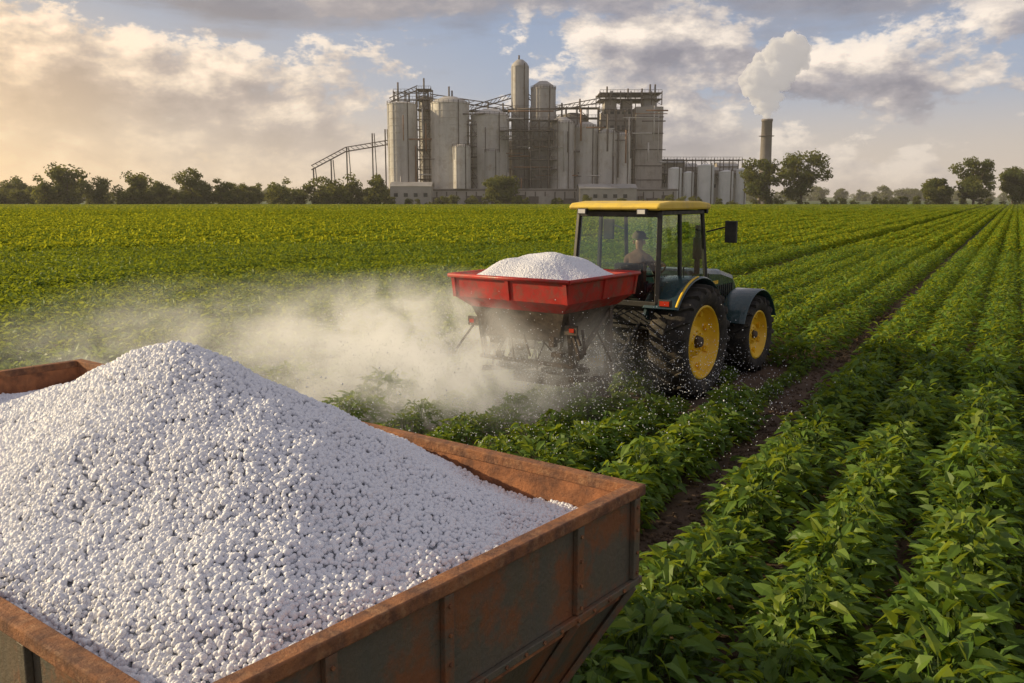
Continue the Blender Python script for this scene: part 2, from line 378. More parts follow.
# soil clods
clods=[]
for k in range(3):
    bpy.ops.mesh.primitive_ico_sphere_add(subdivisions=2,radius=1);o=bpy.context.object
    for v in o.data.vertices: v.co*=rnd(.7,1.2)
    o.data.materials.append(M_soil);scene.collection.objects.unlink(o);o.name='clod_%02d'%k;clods.append(o)
P=[];Rr=[];Sc=[];I=[]
for i in range(5200):
    t=rnd(0,26);s=S0+random.gauss(0,.2) if i%2 else rnd(-5,4)
    x=s*nv[0]+t*dv[0];y=s*nv[1]+t*dv[1]
    P.append((x,y,.003));Rr.append((rnd(0,6),rnd(0,6),rnd(0,6)));Sc.append((rnd(.008,.035)*random.choice((.6,1,1))));I.append(i%3)
scatter('soil_clods',P,Rr,Sc,I,clods)

# grass tufts next to trailer
tufts=[]
for k in range(3):
    lf=Leaves()
    for i in range(70):
        a=rnd(0,6.28);r=rnd(0,.08);L=rnd(.15,.38)
        lf.leaf((r*math.cos(a),r*math.sin(a),0),np.array([math.cos(a)*rnd(.1,.7),math.sin(a)*rnd(.1,.7),1.]),np.array([math.cos(a),math.sin(a),.2]),L,.012,rnd(0,1),0,-rnd(-.7,-.1))
    tufts.append(lf.build('tuft_%02d'%k,[M_grass,M_stem]))
P=[];Rr=[];Sc=[];I=[]
for i in range(520):
    a=rnd(-.95,-.02);b_=rnd(-.5,2.8);q=TB+e1*a*(1.0)+e2*b_
    P.append((q[0],q[1],0));Rr.append((0,0,rnd(0,6)));Sc.append(rnd(.6,1.25));I.append(i%3)
scatter('grass_tufts',P,Rr,Sc,I,tufts)

# ------------------------------------------------------------ trailer
trl=empty('farm_trailer',(TB[0],TB[1],0),math.atan2(e1[1],e1[0]))
ysgn=1 if (e1[0]*e2[1]-e1[1]*e2[0])>0 else -1
RZ=1.8
def ty(y): return y*ysgn
mb=MB()
fw=.06
for (x0,x1,y0,y1) in ((-fw,TL+fw,-fw,.004),(-fw,TL+fw,TW-.004,TW+fw),(-fw,.004,.0045,TW-.0045),(TL-.004,TL+fw,.0045,TW-.0045)):
    mb.box(((x0+x1)/2,ty((y0+y1)/2),RZ-.024),(x1-x0,y1-y0,.048))
mb.build('rim',M_rim,trl,.006)
mb=MB()
def ring(z,ins): return [(ins,ins),(TL-ins,ins),(TL-ins,TW-ins),(ins,TW-ins)]
def shell(mb,z0,i0,z1,i1,mi,flip=False):
    a=[(x,ty(y),z0) for x,y in ring(0,i0)];b_=[(x,ty(y),z1) for x,y in ring(0,i1)]
    mb.add(a+b_,[(i,(i+1)%4,4+(i+1)%4,4+i) for i in range(4)],mi)
shell(mb,RZ-.049,-.03,RZ-.42,-.03,0)
shell(mb,RZ-.425,-.03,RZ-1.1,.30,0)
mb.add([(x,ty(y),RZ-1.1) for x,y in ring(0,.3)],[(0,1,2,3)],0)
mb.build('side_panels',M_side,trl,recalc=False)
mb=MB();shell(mb,RZ-.047,.0,RZ-.5,.0,0);mb.build('inner_walls',M_inner,trl,recalc=False)
mb=MB()
for (x0,x1,y0,y1) in ((-.055,TL+.055,-.055,-.032),(-.055,TL+.055,TW+.032,TW+.055),(-.055,-.032,-.031,TW+.031),(TL+.032,TL+.055,-.031,TW+.031)):
    mb.box(((x0+x1)/2,ty((y0+y1)/2),RZ-.425),(x1-x0,y1-y0,.03))
def sq(v,Ln): return .3+(v/Ln)*(Ln-.6)
def rib(px,py,nx,ny):
    mb.box((px+nx*.012,ty(py+ny*.012),RZ-.229),(.045 if ny else .024,.045 if nx else .024,.355))
    if nx: q=(px-nx*.322,ty(sq(py,TW)),RZ-1.09)
    else: q=(sq(px,TL),ty(py-ny*.322),RZ-1.09)
    mb.beam((px+nx*.008,ty(py+ny*.008),RZ-.442),q,.045,0,.03)
for yy in (-.005,.42,TW*.5+.12,TW-.45,TW+.005): rib(-.03,yy,-1,0);rib(TL+.03,yy,1,0)
for xx in np.linspace(.03,TL-.03,8): rib(xx,-.03,0,-1);rib(xx,TW+.03,0,1)
mb.build('ribs',M_side,trl,.004)
mb=MB()
for yy in np.linspace(.1,TW-.1,18): mb.cyl((-.055,ty(yy),RZ-.425),(-.062,ty(yy),RZ-.425),.008,n=6)
for yy in (-.005,.42,TW*.5+.12,TW-.45):
    for zz in (.09,.19,.29,.38): mb.cyl((-.054,ty(yy),RZ-zz),(-.061,ty(yy),RZ-zz),.007,n=6)
mb.build('bolts',M_rim,trl)
mb=MB()
for yy in(.6,TW-.6): mb.beam((.2,ty(yy),.62),(TL+.2,ty(yy),.62),.12,0,.16)
for xx in(.5,1.6,2.8,4.2): mb.beam((xx,ty(.45),.6),(xx,ty(TW-.45),.6),.08)
mb.beam((1.7,ty(.35),.42),(1.7,ty(TW-.35),.42),.1);mb.beam((2.75,ty(.35),.42),(2.75,ty(TW-.35),.42),.1)
mb.beam((TL+.1,ty(.6),.62),(TL+1.4,ty(TW/2),.55),.09);mb.beam((TL+.1,ty(TW-.6),.62),(TL+1.4,ty(TW/2),.55),.09)
mb.cyl((TL+1.3,ty(TW/2),0),(TL+1.3,ty(TW/2),.6),.03)
mb.build('chassis',M_dirty,trl)
def tirewheel(name,parent,c,R,rr,wd,mrim,side,lugs=20,lh=.05):
    mb=MB();h=wd/2;cx,cy,cz=c
    prof=[(rr,-h*.72),(rr+.03,-h*.9),((R+rr)/2,-h*1.03),(R-.11,-h*1.0),(R-.065,-h*.84),(R-.045,-h*.4),(R-.04,0),(R-.045,h*.4),(R-.065,h*.84),(R-.11,h*1.0),((R+rr)/2,h*1.03),(rr+.03,h*.9),(rr,h*.72)]
    mb.lathe(prof,c,'x',56,0,closed=True)
    for i in range(lugs):
        for sg in(-1,1):
            a=2*math.pi*(i+(.5 if sg>0 else 0))/lugs
            def P(x,an,r): return (cx+x,cy+r*math.cos(an),cz+r*math.sin(an))
            st=[(0.02,0,R-.05,R),(.35,.06,R-.055,R),(.7,.13,R-.075,R-.01),(.97,.20,R-.11,R-.035),(1.05,.22,R-.17,R-.10)]
            hw=.030/R*1.0;vs=[]
            for fx_,da,r0,r1 in st:
                x=sg*h*fx_;an=a-da
                if fx_>1: vs+=[P(x-sg*.03,an-hw,r0),P(x-sg*.03,an+hw,r0),P(x+sg*.012,an+hw*.7,r1+.0),P(x+sg*.012,an-hw*.7,r1)]
                else: vs+=[P(x,an-hw,r0),P(x,an+hw,r0),P(x+(sg*.02 if fx_>.9 else 0),an+hw*.7,r1),P(x+(sg*.02 if fx_>.9 else 0),an-hw*.7,r1)]
            fs=[(0,1,2,3)]
            for k in range(len(st)-1):
                for q in range(4): fs.append((k*4+q,k*4+(q+1)%4,k*4+4+(q+1)%4,k*4+4+q))
            e=(len(st)-1)*4;fs.append((e,e+1,e+2,e+3));mb.add(vs,fs,0)
    mb.build(name+'_tire',M_tire,parent)
    mb=MB();s=side
    mb.lathe([(rr+.012,s*h*.82),(rr-.015,s*h*.88),(rr-.03,s*h*.78),(rr-.05,s*h*.42),(rr-.09,s*h*.3),(rr*.62,s*h*.08),(rr*.46,s*h*.10),(rr*.40,s*h*.42),(.0,s*h*.44)],c,'x',44,0)
    mb.lathe([(rr+.012,-s*h*.82),(rr-.04,-s*h*.75),(rr-.06,-s*h*.1),(rr*.3,-s*h*.1)],c,'x',40,0)
    for i in range(8):
        a=2*math.pi*i/8
        mb.cyl((cx+s*h*.43,cy+rr*.29*math.cos(a),cz+rr*.29*math.sin(a)),(cx+s*h*.52,cy+rr*.29*math.cos(a),cz+rr*.29*math.sin(a)),.016,n=6)
    for i in range(8):
        a=2*math.pi*(i+.5)/8
        mb.box((cx+s*h*.33,cy+(rr*.80)*math.cos(a),cz+(rr*.80)*math.sin(a)),(.05,.08,.08),0,Matrix.Rotation(a,3,'X'))
    mb.build(name+'_rim',mrim,parent)
    mb=MB();mb.cyl((cx+s*h*.445,cy,cz),(cx+s*h*.72,cy,cz),rr*.18,rr*.13,16);mb.build(name+'_hub',M_dirty,parent)

def pileh(x,y):
    px,py=1.64,1.02
    dx=(x-px);dy=(y-py)
    dx=np.where(dx>0,dx/2.3,dx/1.85)
    d=np.sqrt(dx**2+(dy/1.16)**2)
    hgt=.76*np.clip(1.05-np.sqrt(d*d+.016),0,None)**1.18
    hh=RZ-.16+hgt
    hh+=.016*np.sin(x*6+y*3)+.012*np.sin(y*10-x*5)+.007*np.sin(x*21+1)*np.sin(y*17)
    return hh
nx,ny=190,86;xs=np.linspace(.005,TL-.005,nx);ys=np.linspace(.005,TW-.005,ny)
XX,YY=np.meshgrid(xs,ys);ZZ=pileh(XX,YY)-.010
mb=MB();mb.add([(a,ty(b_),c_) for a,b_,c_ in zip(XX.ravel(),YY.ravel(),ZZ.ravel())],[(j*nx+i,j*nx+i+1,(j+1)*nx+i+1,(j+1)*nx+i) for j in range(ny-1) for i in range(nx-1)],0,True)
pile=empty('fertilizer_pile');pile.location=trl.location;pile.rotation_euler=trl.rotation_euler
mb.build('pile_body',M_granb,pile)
grs=[]
for k in range(7):
    bpy.ops.mesh.primitive_ico_sphere_add(subdivisions=2,radius=1);o=bpy.context.object
    ax=(rnd(.85,1.2),rnd(.75,1.1),rnd(.75,1.05));ds=[(Vector(unit()),rnd(-.3,.3)) for _ in range(8)]
    for v in o.data.vertices:
        n=v.co.normalized();s_=1
        for d_,a_ in ds: s_+=a_*max(0,n.dot(d_))**5
        v.co=Vector((n.x*ax[0],n.y*ax[1],n.z*ax[2]))*s_*.95
    for f in o.data.polygons:f.use_smooth=True
    o.data.materials.append(M_gran);scene.collection.objects.unlink(o);o.name='granule_%02d'%k;grs.append(o)
n=112000
gx=rng.uniform(.010,TL-.010,n);gy=rng.uniform(.010,TW-.010,n);gz=pileh(gx,gy)
dz=rng.uniform(-.010,.010,n)
sc=rng.uniform(.0070,.0120,n)
big=rng.random(n)<.04;sc[big]*=1.3
scatter('granules',np.stack([gx,gy*ysgn,gz+dz],1),rng.uniform(0,6.28,(n,3)),sc,rng.integers(0,7,n),grs,pile)

wm=pmat('trailer_wheel_rim',(.2,.08,.04),(.1,.05,.03),6,.7)
wdef=((1.7,.22,-1),(2.75,.22,-1),(1.7,TW-.22,1),(2.75,TW-.22,1))
for i,(xx,yy,sg) in enumerate(wdef):
    tirewheel('wheel_%d'%i,trl,(xx,ty(yy),.42),.42,.24,.28,wm,1,16)
for o in trl.children:
    if o.name.startswith('wheel_'):
        xx,yy,sg=wdef[int(o.name.split('_')[1])]
        c0=Vector((xx,ty(yy),.42))
        o.data.transform(Matrix.Translation(c0)@Matrix.Rotation(rad(90)*sg*ysgn,4,'Z')@Matrix.Translation(-c0))

# ------------------------------------------------------------ tractor
tz=empty('tractor',(TO[0],TO[1],0),-TH)
for nm,c,R,rr,wd,sd_ in (('rear_right',(.90,0,.84),.88,.55,.60,1),('rear_left',(-.90,0,.84),.88,.55,.60,-1),('front_right',(.88,2.45,.65),.68,.41,.44,1),('front_left',(-.88,2.45,.65),.68,.41,.44,-1)):
    tirewheel(nm,tz,c,R,rr,wd,M_yel,sd_,21 if R>.7 else 18)
mb=MB()
mb.prism([(-.55,.55),(-.55,1.15),(.9,1.15),(1.0,1.05),(2.9,.98),(2.95,.6),(1.2,.52)],-.26,.26)
mb.cyl((-.7,0,.84),(.7,0,.84),.14);mb.beam((-.7,2.45,.62),(.7,2.45,.62),.16,0,.18)
mb.box((0,3.05,.72),(.5,.25,.35))
mb.build('chassis',M_black,tz,.015)
mb=MB()
mb.prism([(.92,1.02),(.92,1.84),(1.3,1.84),(2.3,1.76),(2.85,1.64),(3.02,1.46),(3.05,1.02)],-.42,.42)
mb.build('hood',M_green,tz,.09)
mb=MB()
for s in(-1,1):
    for i in range(9): mb.box((s*.423,2.05+i*.09,1.3),(.02,.04,.38))
mb.box((0,3.055,1.2),(.6,.02,.34));mb.build('grille',M_black,tz)
mb=MB()
for s in(-1,1): mb.box((s*.422,1.6,1.55),(.008,1.1,.06))
mb.build('hood_stripe',M_yel,tz)
def fender(mb,c,R,w,a0,a1,t=.035,n=18):
    mb.lathe([(R,-w/2),(R+t*.5,-w/2-.01),(R+t,-w/2+.02),(R+t,w/2-.02),(R+t*.5,w/2+.01),(R,w/2)],c,'x',n,0,closed=True,a0=a0,a1=a1)
mb=MB()
for s in(-1,1): fender(mb,(s*.80,0,.84),.95,.56,rad(35),rad(145))
for s in(-1,1):
    mb.prism([(-.62,1.15),(-.8,1.3),(-.62,1.62),(-.25,1.80),(.3,1.80),(.7,1.55),(.82,1.2),(.5,1.0),(-.3,1.0)],s*.53,s*.57)
mb.build('rear_fenders',M_green,tz)
mb=MB()
for s in(-1,1):
    mb.lathe([(.988,-.02+s*.26),(1.002,-.018+s*.26),(1.002,.014+s*.26),(.988,.016+s*.26)],(s*.80,0,.84),'x',14,0,closed=True,a0=rad(95),a1=rad(143))
mb.build('fender_trim',M_yel,tz)
mb=MB()
for s in(-1,1): fender(mb,(s*.86,2.45,.65),.76,.46,rad(20),rad(160),.03)
for s in(-1,1): mb.beam((s*.4,2.4,1.1),(s*.7,2.4,1.40),.04)
mb.build('front_fenders',M_green,tz)
def cabpt(s,y,z):
    return (s*(.73-.05*(z-1.2)/1.55),y,z)
mb=MB()
RB,RT=(-.74,1.45),(-.62,2.79); MBt,MT=(.02,1.25),(.02,2.79); FB,FT=(1.0,1.35),(.82,2.79)
for s in(-1,1):
    for a,b_,w_ in ((RB,RT,.07),(MBt,MT,.055),(FB,FT,.055)): mb.beam(cabpt(s,*a),cabpt(s,*b_),w_)
    mb.beam(cabpt(s,-.74,1.45),cabpt(s,-.5,1.25),.07);mb.beam(cabpt(s,-.5,1.25),cabpt(s,0,1.2),.07)
    mb.beam(cabpt(s,0,1.25),cabpt(s,.25,.95),.05);mb.beam(cabpt(s,.25,.95),cabpt(s,.85,.95),.05);mb.beam(cabpt(s,.85,.95),cabpt(s,1.0,1.35),.05)
    mb.beam(cabpt(s,-.62,2.77),cabpt(s,.82,2.77),.06)
    mb.beam((s*.73,.1,1.65),(s*.73,.1,1.95),.025)
mb.beam(cabpt(-1,*RB),cabpt(1,*RB),.08);mb.beam(cabpt(-1,-.62,2.75),cabpt(1,-.62,2.75),.08)
mb.beam(cabpt(-1,.82,2.77),cabpt(1,.82,2.77),.06);mb.beam(cabpt(-1,1.0,1.35),cabpt(1,1.0,1.35),.06)
mb.box((0,.1,1.08),(1.3,1.5,.06));mb.box((0,-.66,1.28),(1.30,.06,.3))
mb.box((0,.86,1.3),(.8,.2,.45))
mb.beam((.0,-.79,1.5),(.45,-.72,1.95),.02)
mb.build('cab_frame',M_black,tz,.008)
mb=MB()
def glass(a):
    mb.add(a,[(0,1,2,3)])
glass([(-.69,-.745,1.48),(.69,-.745,1.48),(.65,-.635,2.73),(-.65,-.635,2.73)])
glass([(-.69,1.0,1.38),(.69,1.0,1.38),(.65,.825,2.73),(-.65,.825,2.73)])
for s in(-1,1):
    x0,x1=s*.728,s*.682
    glass([(x0,-.70,1.47),(s*.732,-.02,1.25),(x1,-.01,2.73),(x1,-.60,2.73)])
    glass([(s*.732,.05,1.22),(s*.732,.95,1.25),(x1,.80,2.73),(x1,.05,2.73)])
mb.build('cab_glass',M_glass,tz,recalc=False)
mb=MB();mb.prism([(-.80,2.81),(-.84,2.855),(-.76,2.91),(-.4,2.94),(.6,2.94),(.94,2.91),(1.02,2.855),(.96,2.81)],-.76,.76)
mb.build('cab_roof',M_roof,tz,.035)
mb=MB()
for s in(-1,1):
    mb.box((s*.5,-.83,2.79),(.16,.07,.09));mb.box((s*.62,.99,2.79),(.16,.07,.09))
    mb.box((s*.95,-.93,1.50),(.2,.05,.11))
    mb.beam((s*.70,.95,2.45),(s*1.06,1.0,2.55),.025);mb.beam((s*1.06,1.0,2.60),(s*1.06,1.0,2.30),.025)
    mb.box((s*1.10,1.0,2.46),(.19,.06,.34))
mb.cyl((.46,1.18,1.75),(.46,1.18,2.55),.045);mb.cyl((.46,1.18,2.0),(.46,1.18,2.35),.075)
for i,z in enumerate((.45,.72,.99)): mb.box((.78,.72,z),(.34,.34,.03))
mb.beam((.66,.60,.42),(.66,.60,1.1),.03);mb.beam((.66,.9,.42),(.66,.9,1.1),.03)
mb.box((.56,1.3,.78),(.36,.55,.42));mb.box((-.56,1.1,.78),(.36,.9,.42))
mb.beam((.78,.92,1.05),(.78,.92,1.8),.02)
for s in(-1,1):
    mb.beam((s*.3,-.4,.7),(s*.42,-1.9,.62),.07);mb.beam((s*.42,-.55,1.25),(s*.42,-1.35,.66),.045)
mb.beam((0,-.5,1.2),(0,-1.85,1.3),.06);mb.cyl((0,-.5,.75),(0,-1.9,.75),.06)
for i in range(5):
    x=-.3+.15*i;mb.beam((x,-.7,1.35),(x+.05,-1.3,1.1+.05*i),.02);mb.beam((x+.05,-1.3,1.1+.05*i),(x,-1.95,1.3),.02)
mb.build('fittings',M_black,tz,.008)
mb=MB()
for s in(-1,1): mb.box((s*.95,-.957,1.50),(.15,.01,.07))
mb.build('tail_lights',M_lens,tz)
mb=MB()
for s in(-1,1): mb.box((s*.5,-.868,2.79),(.12,.01,.06))
mb.build('work_lamps',M_lensw,tz)
mb=MB()
mb.box((0,-.02,1.46),(.52,.5,.14));mb.box((0,-.27,1.74),(.46,.12,.52),0,Matrix.Rotation(.12,3,'X'));mb.box((0,-.0,1.25),(.3,.3,.28))
mb.box((.36,.05,1.66),(.09,.4,.06))
mb.build('seat',M_seat,tz,.04)
mb=MB();mb.cyl((0,.78,1.40),(0,.53,1.84),.03)
mb.build('steering_column',M_black,tz)
bpy.ops.mesh.primitive_torus_add(major_radius=.2,minor_radius=.016,major_segments=28,minor_segments=8)
o=bpy.context.object;o.name='steering_wheel';o.data.materials.append(M_black);o.parent=tz;o.location=(0,.52,1.86);o.rotation_euler=(rad(32),0,0)

# spreader
HX0,HX1,HY0,HY1=-1.0,.86,-3.35,-1.6
mb=MB()
def hr(z,i): return [(HX0+i,HY0+i,z),(HX1-i,HY0+i,z),(HX1-i,HY1-i,z),(HX0+i,HY1-i,z)]
def loft(mb,a,b_,mi=0): mb.add(a+b_,[(i,(i+1)%4,4+(i+1)%4,4+i) for i in range(4)],mi)
loft(mb,hr(1.98,0),hr(1.70,.04));loft(mb,hr(1.70,.04),hr(1.56,.20))
loft(mb,hr(1.56,.20),[(-.7,-2.95,1.15),(.45,-2.95,1.15),(.45,-2.2,1.15),(-.7,-2.2,1.15)],1)
loft(mb,hr(1.98,.03),hr(1.7,.09))
loft(mb,hr(1.98,0),hr(1.98,.03))
mb.build('hopper',[M_red,M_dirty],tz,recalc=False)
mb=MB()
for a,b_ in zip(hr(1.98,-.015),hr(1.98,-.015)[1:]+hr(1.98,-.015)[:1]): mb.cyl(a,b_,.028,n=8)
for fx_ in (.03,.5,.97):
    x=HX0+(HX1-HX0)*fx_;mb.beam((x,HY0-.005,1.96),(x,HY0+.035,1.70),.05,0,.03)
for fx_ in (.5,.97):
    y=HY0+(HY1-HY0)*fx_;mb.beam((HX1+.005,y,1.96),(HX1-.035,y,1.70),.05,0,.03)
mb.build('hopper_rim',M_red,tz)
mb=MB()
cx_=(HX0+HX1)/2;SY=-2.5
for x in(-.8,.62):
    mb.beam((x,-1.95,1.6),(x,-1.95,.5),.08);mb.beam((x,-3.0,1.6),(x,-2.85,.85),.06);mb.beam((x,-1.95,.55),(x,-2.9,.68),.07);mb.beam((x,-1.95,1.5),(x,-2.85,.85),.05)
for z in(.55,1.0,1.5): mb.beam((-.8,-1.95,z),(.62,-1.95,z),.07)
mb.beam((-.8,-3.0,1.53),(.62,-3.0,1.53),.07);mb.beam((-.85,-2.9,.85),(.66,-2.9,.85),.05)
for x in(-.48,.28):
    mb.cyl((x,SY,1.15),(x,SY,.76),.17,.12,16);mb.cyl((x,SY,.72),(x,SY,.70),.33,n=28);mb.cyl((x,SY,.70),(x,SY,.54),.05)
    for i in range(6):
        a=i*1.047;mb.box((x+.18*math.cos(a),SY+.18*math.sin(a),.745),(.26,.015,.05),0,Matrix.Rotation(a,3,'Z'))
mb.box((cx_,SY,.56),(.9,.16,.14));mb.box((cx_,-2.2,.85),(.4,.3,.3))
for i in range(60):
    x=rnd(-.9,.7);y=rnd(-3.0,-2.1);z1=rnd(1.15,1.55);mb.beam((x,y,z1),(x+rnd(-.25,.25),y+rnd(-.2,.2),z1-rnd(.2,.6)),rnd(.012,.04))
for i in range(24):
    x=rnd(-.85,.65);y=rnd(-3.05,-2.7);z=rnd(.9,1.45);mb.box((x,y,z),(rnd(.05,.18),rnd(.05,.12),rnd(.05,.16)))
mb.box((-.88,-3.0,1.34),(.18,.04,.12));mb.box((.68,-3.0,1.34),(.18,.04,.12))
mb.build('spreader_frame',M_dirty,tz)
mb=MB()
for x in(-.9,.70): mb.box((x,-3.025,1.34),(.07,.012,.05))
mb.build('spreader_lights',M_lens,tz)
HYc=(HY0+HY1)/2
def heaph(x,y):
    dx=(x-cx_)/.93;dy=(y-HYc)/.88
    d=np.maximum(np.abs(dx),np.abs(dy))*.45+np.sqrt(dx*dx+dy*dy)*.55
    return 1.92+.33*np.clip(1-d**1.7,0,None)+.016*np.sin(x*9)+.014*np.sin(y*12+x*4)
xs=np.linspace(HX0+.035,HX1-.035,50);ys=np.linspace(HY0+.035,HY1-.035,50);XX,YY=np.meshgrid(xs,ys);ZZ=heaph(XX,YY)
mb=MB();mb.add(list(zip(XX.ravel(),YY.ravel(),ZZ.ravel())),[(j*50+i,j*50+i+1,(j+1)*50+i+1,(j+1)*50+i) for j in range(49) for i in range(49)],0,True)
mb.build('hopper_load',M_granb,tz)
n=26000;gx=rng.uniform(HX0+.045,HX1-.045,n);gy=rng.uniform(HY0+.045,HY1-.045,n)
scatter('hopper_granules',np.stack([gx,gy,heaph(gx,gy)+.004],1),rng.uniform(0,6,(n,3)),rng.uniform(.007,.014,n),rng.integers(0,7,n),grs,tz)

# ------------------------------------------------------------ driver
drv=empty('tractor_driver');drv.location=(TO[0],TO[1],.08);drv.rotation_euler=tz.rotation_euler
def skinfig(name,verts,edges,radii,mats,root=0,sub=2):
    me=bpy.data.meshes.new(name);me.from_pydata(verts,edges,[]);ob=bpy.data.objects.new(name,me);scene.collection.objects.link(ob)
    md=ob.modifiers.new('skin','SKIN')
    for i,r in enumerate(radii): me.skin_vertices[0].data[i].radius=(r,r) if not isinstance(r,tuple) else r
    me.skin_vertices[0].data[root].use_root=True
    md.use_smooth_shade=True
    s=ob.modifiers.new('sub','SUBSURF');s.levels=s.render_levels=sub
    for m in mats: me.materials.append(m)
    ob.parent=drv;return ob
try:
    V=[(0,.02,1.53),(0,-.0,1.70),(0,.0,1.90),(0,.02,2.03),(0,.03,2.13),
       (.19,.01,1.97),(.25,.16,1.76),(.17,.42,1.84),(-.19,.01,1.97),(-.25,.16,1.76),(-.17,.42,1.84)]
    E=[(0,1),(1,2),(2,3),(3,4),(3,5),(5,6),(6,7),(3,8),(8,9),(9,10)]
    skinfig('torso_and_arms',V,E,[(.16,.12),(.15,.11),(.17,.11),(.10,.08),.05,.075,.055,.035,.075,.055,.035],[M_shirt])
    V=[(0,.02,1.50),(.1,.05,1.50),(.14,.48,1.52),(.14,.56,1.14),(.14,.70,1.13),(-.1,.05,1.50),(-.14,.48,1.52),(-.14,.56,1.14),(-.14,.70,1.13)]
    skinfig('legs',V,[(0,1),(1,2),(2,3),(3,4),(0,5),(5,6),(6,7),(7,8)],[(.15,.12),.09,.065,.045,.04,.09,.065,.045,.04],[M_pants])
    V=[(0,.03,2.10),(0,.035,2.16),(0,.04,2.24),(0,.04,2.30),(0,.13,2.215)]
    skinfig('neck_and_head',V,[(0,1),(1,2),(2,3),(2,4)],[.052,.055,(.085,.098),(.078,.09),.014],[M_skin])
    for s in(-1,1):
        vs=[(s*.17,.42,1.84),(s*.165,.49,1.86)];es=[(0,1)];rs=[.032,.036]
        for i in range(4):
            b0=len(vs);x0=s*(.14+.018*i)
            vs+=[(x0,.53,1.865-.006*i),(x0,.565,1.845),(x0-.004*s,.56,1.81)];rs+=[.010,.009,.008];es+=[(1,b0),(b0,b0+1),(b0+1,b0+2)]
        b0=len(vs);vs+=[(s*.125,.50,1.85),(s*.11,.54,1.82)];rs+=[.011,.009];es+=[(1,b0),(b0,b0+1)]
        skinfig('hand_%s'%('r' if s>0 else 'l'),vs,es,rs,[M_skin],1,1)
    mb=MB()
    mb.lathe([(.112,2.285),(.114,2.31),(.10,2.36),(.06,2.395),(0,2.405)],(0,.035,0),'z',20,0);mb.prism([(.12,2.285),(.235,2.268),(.235,2.28),(.12,2.30)],-.07,.07)
    mb.build('cap',M_cap,drv)
    mb=MB()
    for s in(-1,1):
        mb.lathe([(0,-.012),(.01,-.006),(.012,0),(.01,.006),(0,.012)],(s*.034,.118,2.245),'y',8,0)
    mb.build('eyes',M_black,drv)
    mb=MB()
    for s in(-1,1): mb.box((s*.094,.035,2.225),(.018,.035,.06))
    mb.box((0,.125,2.175),(.05,.012,.012));mb.build('ears_and_mouth',M_skin,drv,.006)
except Exception as ex: print('DRIVER ERR',ex)

# ------------------------------------------------------------ fertiliser dust + airborne grains
def volmat(name,dens,col,nscale,lo,hi,power=1.0,aniso=0,emis=0,stretch=(1,1,1)):
    m,nt,out=newmat(name);co=objco(nt);geo=nt.nodes.new('ShaderNodeNewGeometry')
    ln=nt.nodes.new('ShaderNodeVectorMath');ln.operation='LENGTH';nt.links.new(co,ln.inputs[0])
    f=math_(nt,'SUBTRACT',1,ln.outputs['Value'],True);f=math_(nt,'POWER',f,power)
    mp=nt.nodes.new('ShaderNodeMapping');mp.inputs['Scale'].default_value=stretch;nt.links.new(geo.outputs['Position'],mp.inputs[0])
    nz=ramp(nt,[(lo,g(0)),(hi,g(1))],noise(nt,nscale,4,.62,mp.outputs[0],.6))
    d=math_(nt,'MULTIPLY',math_(nt,'MULTIPLY',f,nz),dens)
    v=nt.nodes.new('ShaderNodeVolumePrincipled');nt.links.new(d,v.inputs['Density']);v.inputs['Color'].default_value=(*col,1);v.inputs['Anisotropy'].default_value=aniso
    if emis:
        v.inputs['Emission Color'].default_value=(1,.88,.68,1);nt.links.new(math_(nt,'MULTIPLY',d,emis),v.inputs['Emission Strength'])  # added glow in the dust, standing in for multiply scattered light
    nt.links.new(v.outputs[0],out.inputs['Volume'])
    try: m.cycles.volume_step_rate=3.0
    except Exception as e: print(e)
    return m
dust=empty('fertilizer_dust_cloud')
def ell(name,loc,sc,m,rz=0,parent=None):
    bpy.ops.mesh.primitive_ico_sphere_add(subdivisions=3,radius=1);o=bpy.context.object;o.name=name;o.location=loc;o.scale=sc;o.rotation_euler=(0,0,rz)
    o.data.materials.append(m);o.parent=parent;return o
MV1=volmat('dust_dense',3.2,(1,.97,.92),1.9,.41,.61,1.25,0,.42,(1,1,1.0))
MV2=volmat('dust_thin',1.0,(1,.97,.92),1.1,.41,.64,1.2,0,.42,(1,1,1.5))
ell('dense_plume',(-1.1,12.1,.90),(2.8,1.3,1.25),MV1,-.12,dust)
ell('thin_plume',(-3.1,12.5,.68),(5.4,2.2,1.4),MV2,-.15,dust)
n=17000;u=rng.random(n)**.8
c0=TO-th*2.5
ang=rng.uniform(0,2*np.pi,n);dist=.25+u*3.6
zz=np.clip(.75+.6*np.sin(np.pi*np.minimum(1,u))*rng.random(n)+rng.normal(0,.14,n)-.6*u*u,.03,1.9)
gx=c0[0]+np.cos(ang)*dist*1.0-rng.random(n)**1.5*2.8;gy=c0[1]+np.sin(ang)*dist*.9
m1=(rng.random(n)<.16);zz[m1]+=rng.uniform(0,.7,m1.sum())
gs=rng.uniform(.0022,.0065,n);gs[rng.random(n)<.03]*=1.8
scatter('flying_granules',np.stack([gx,gy,zz],1),rng.uniform(0,6,(n,3)),gs,rng.integers(0,7,n),grs,dust)

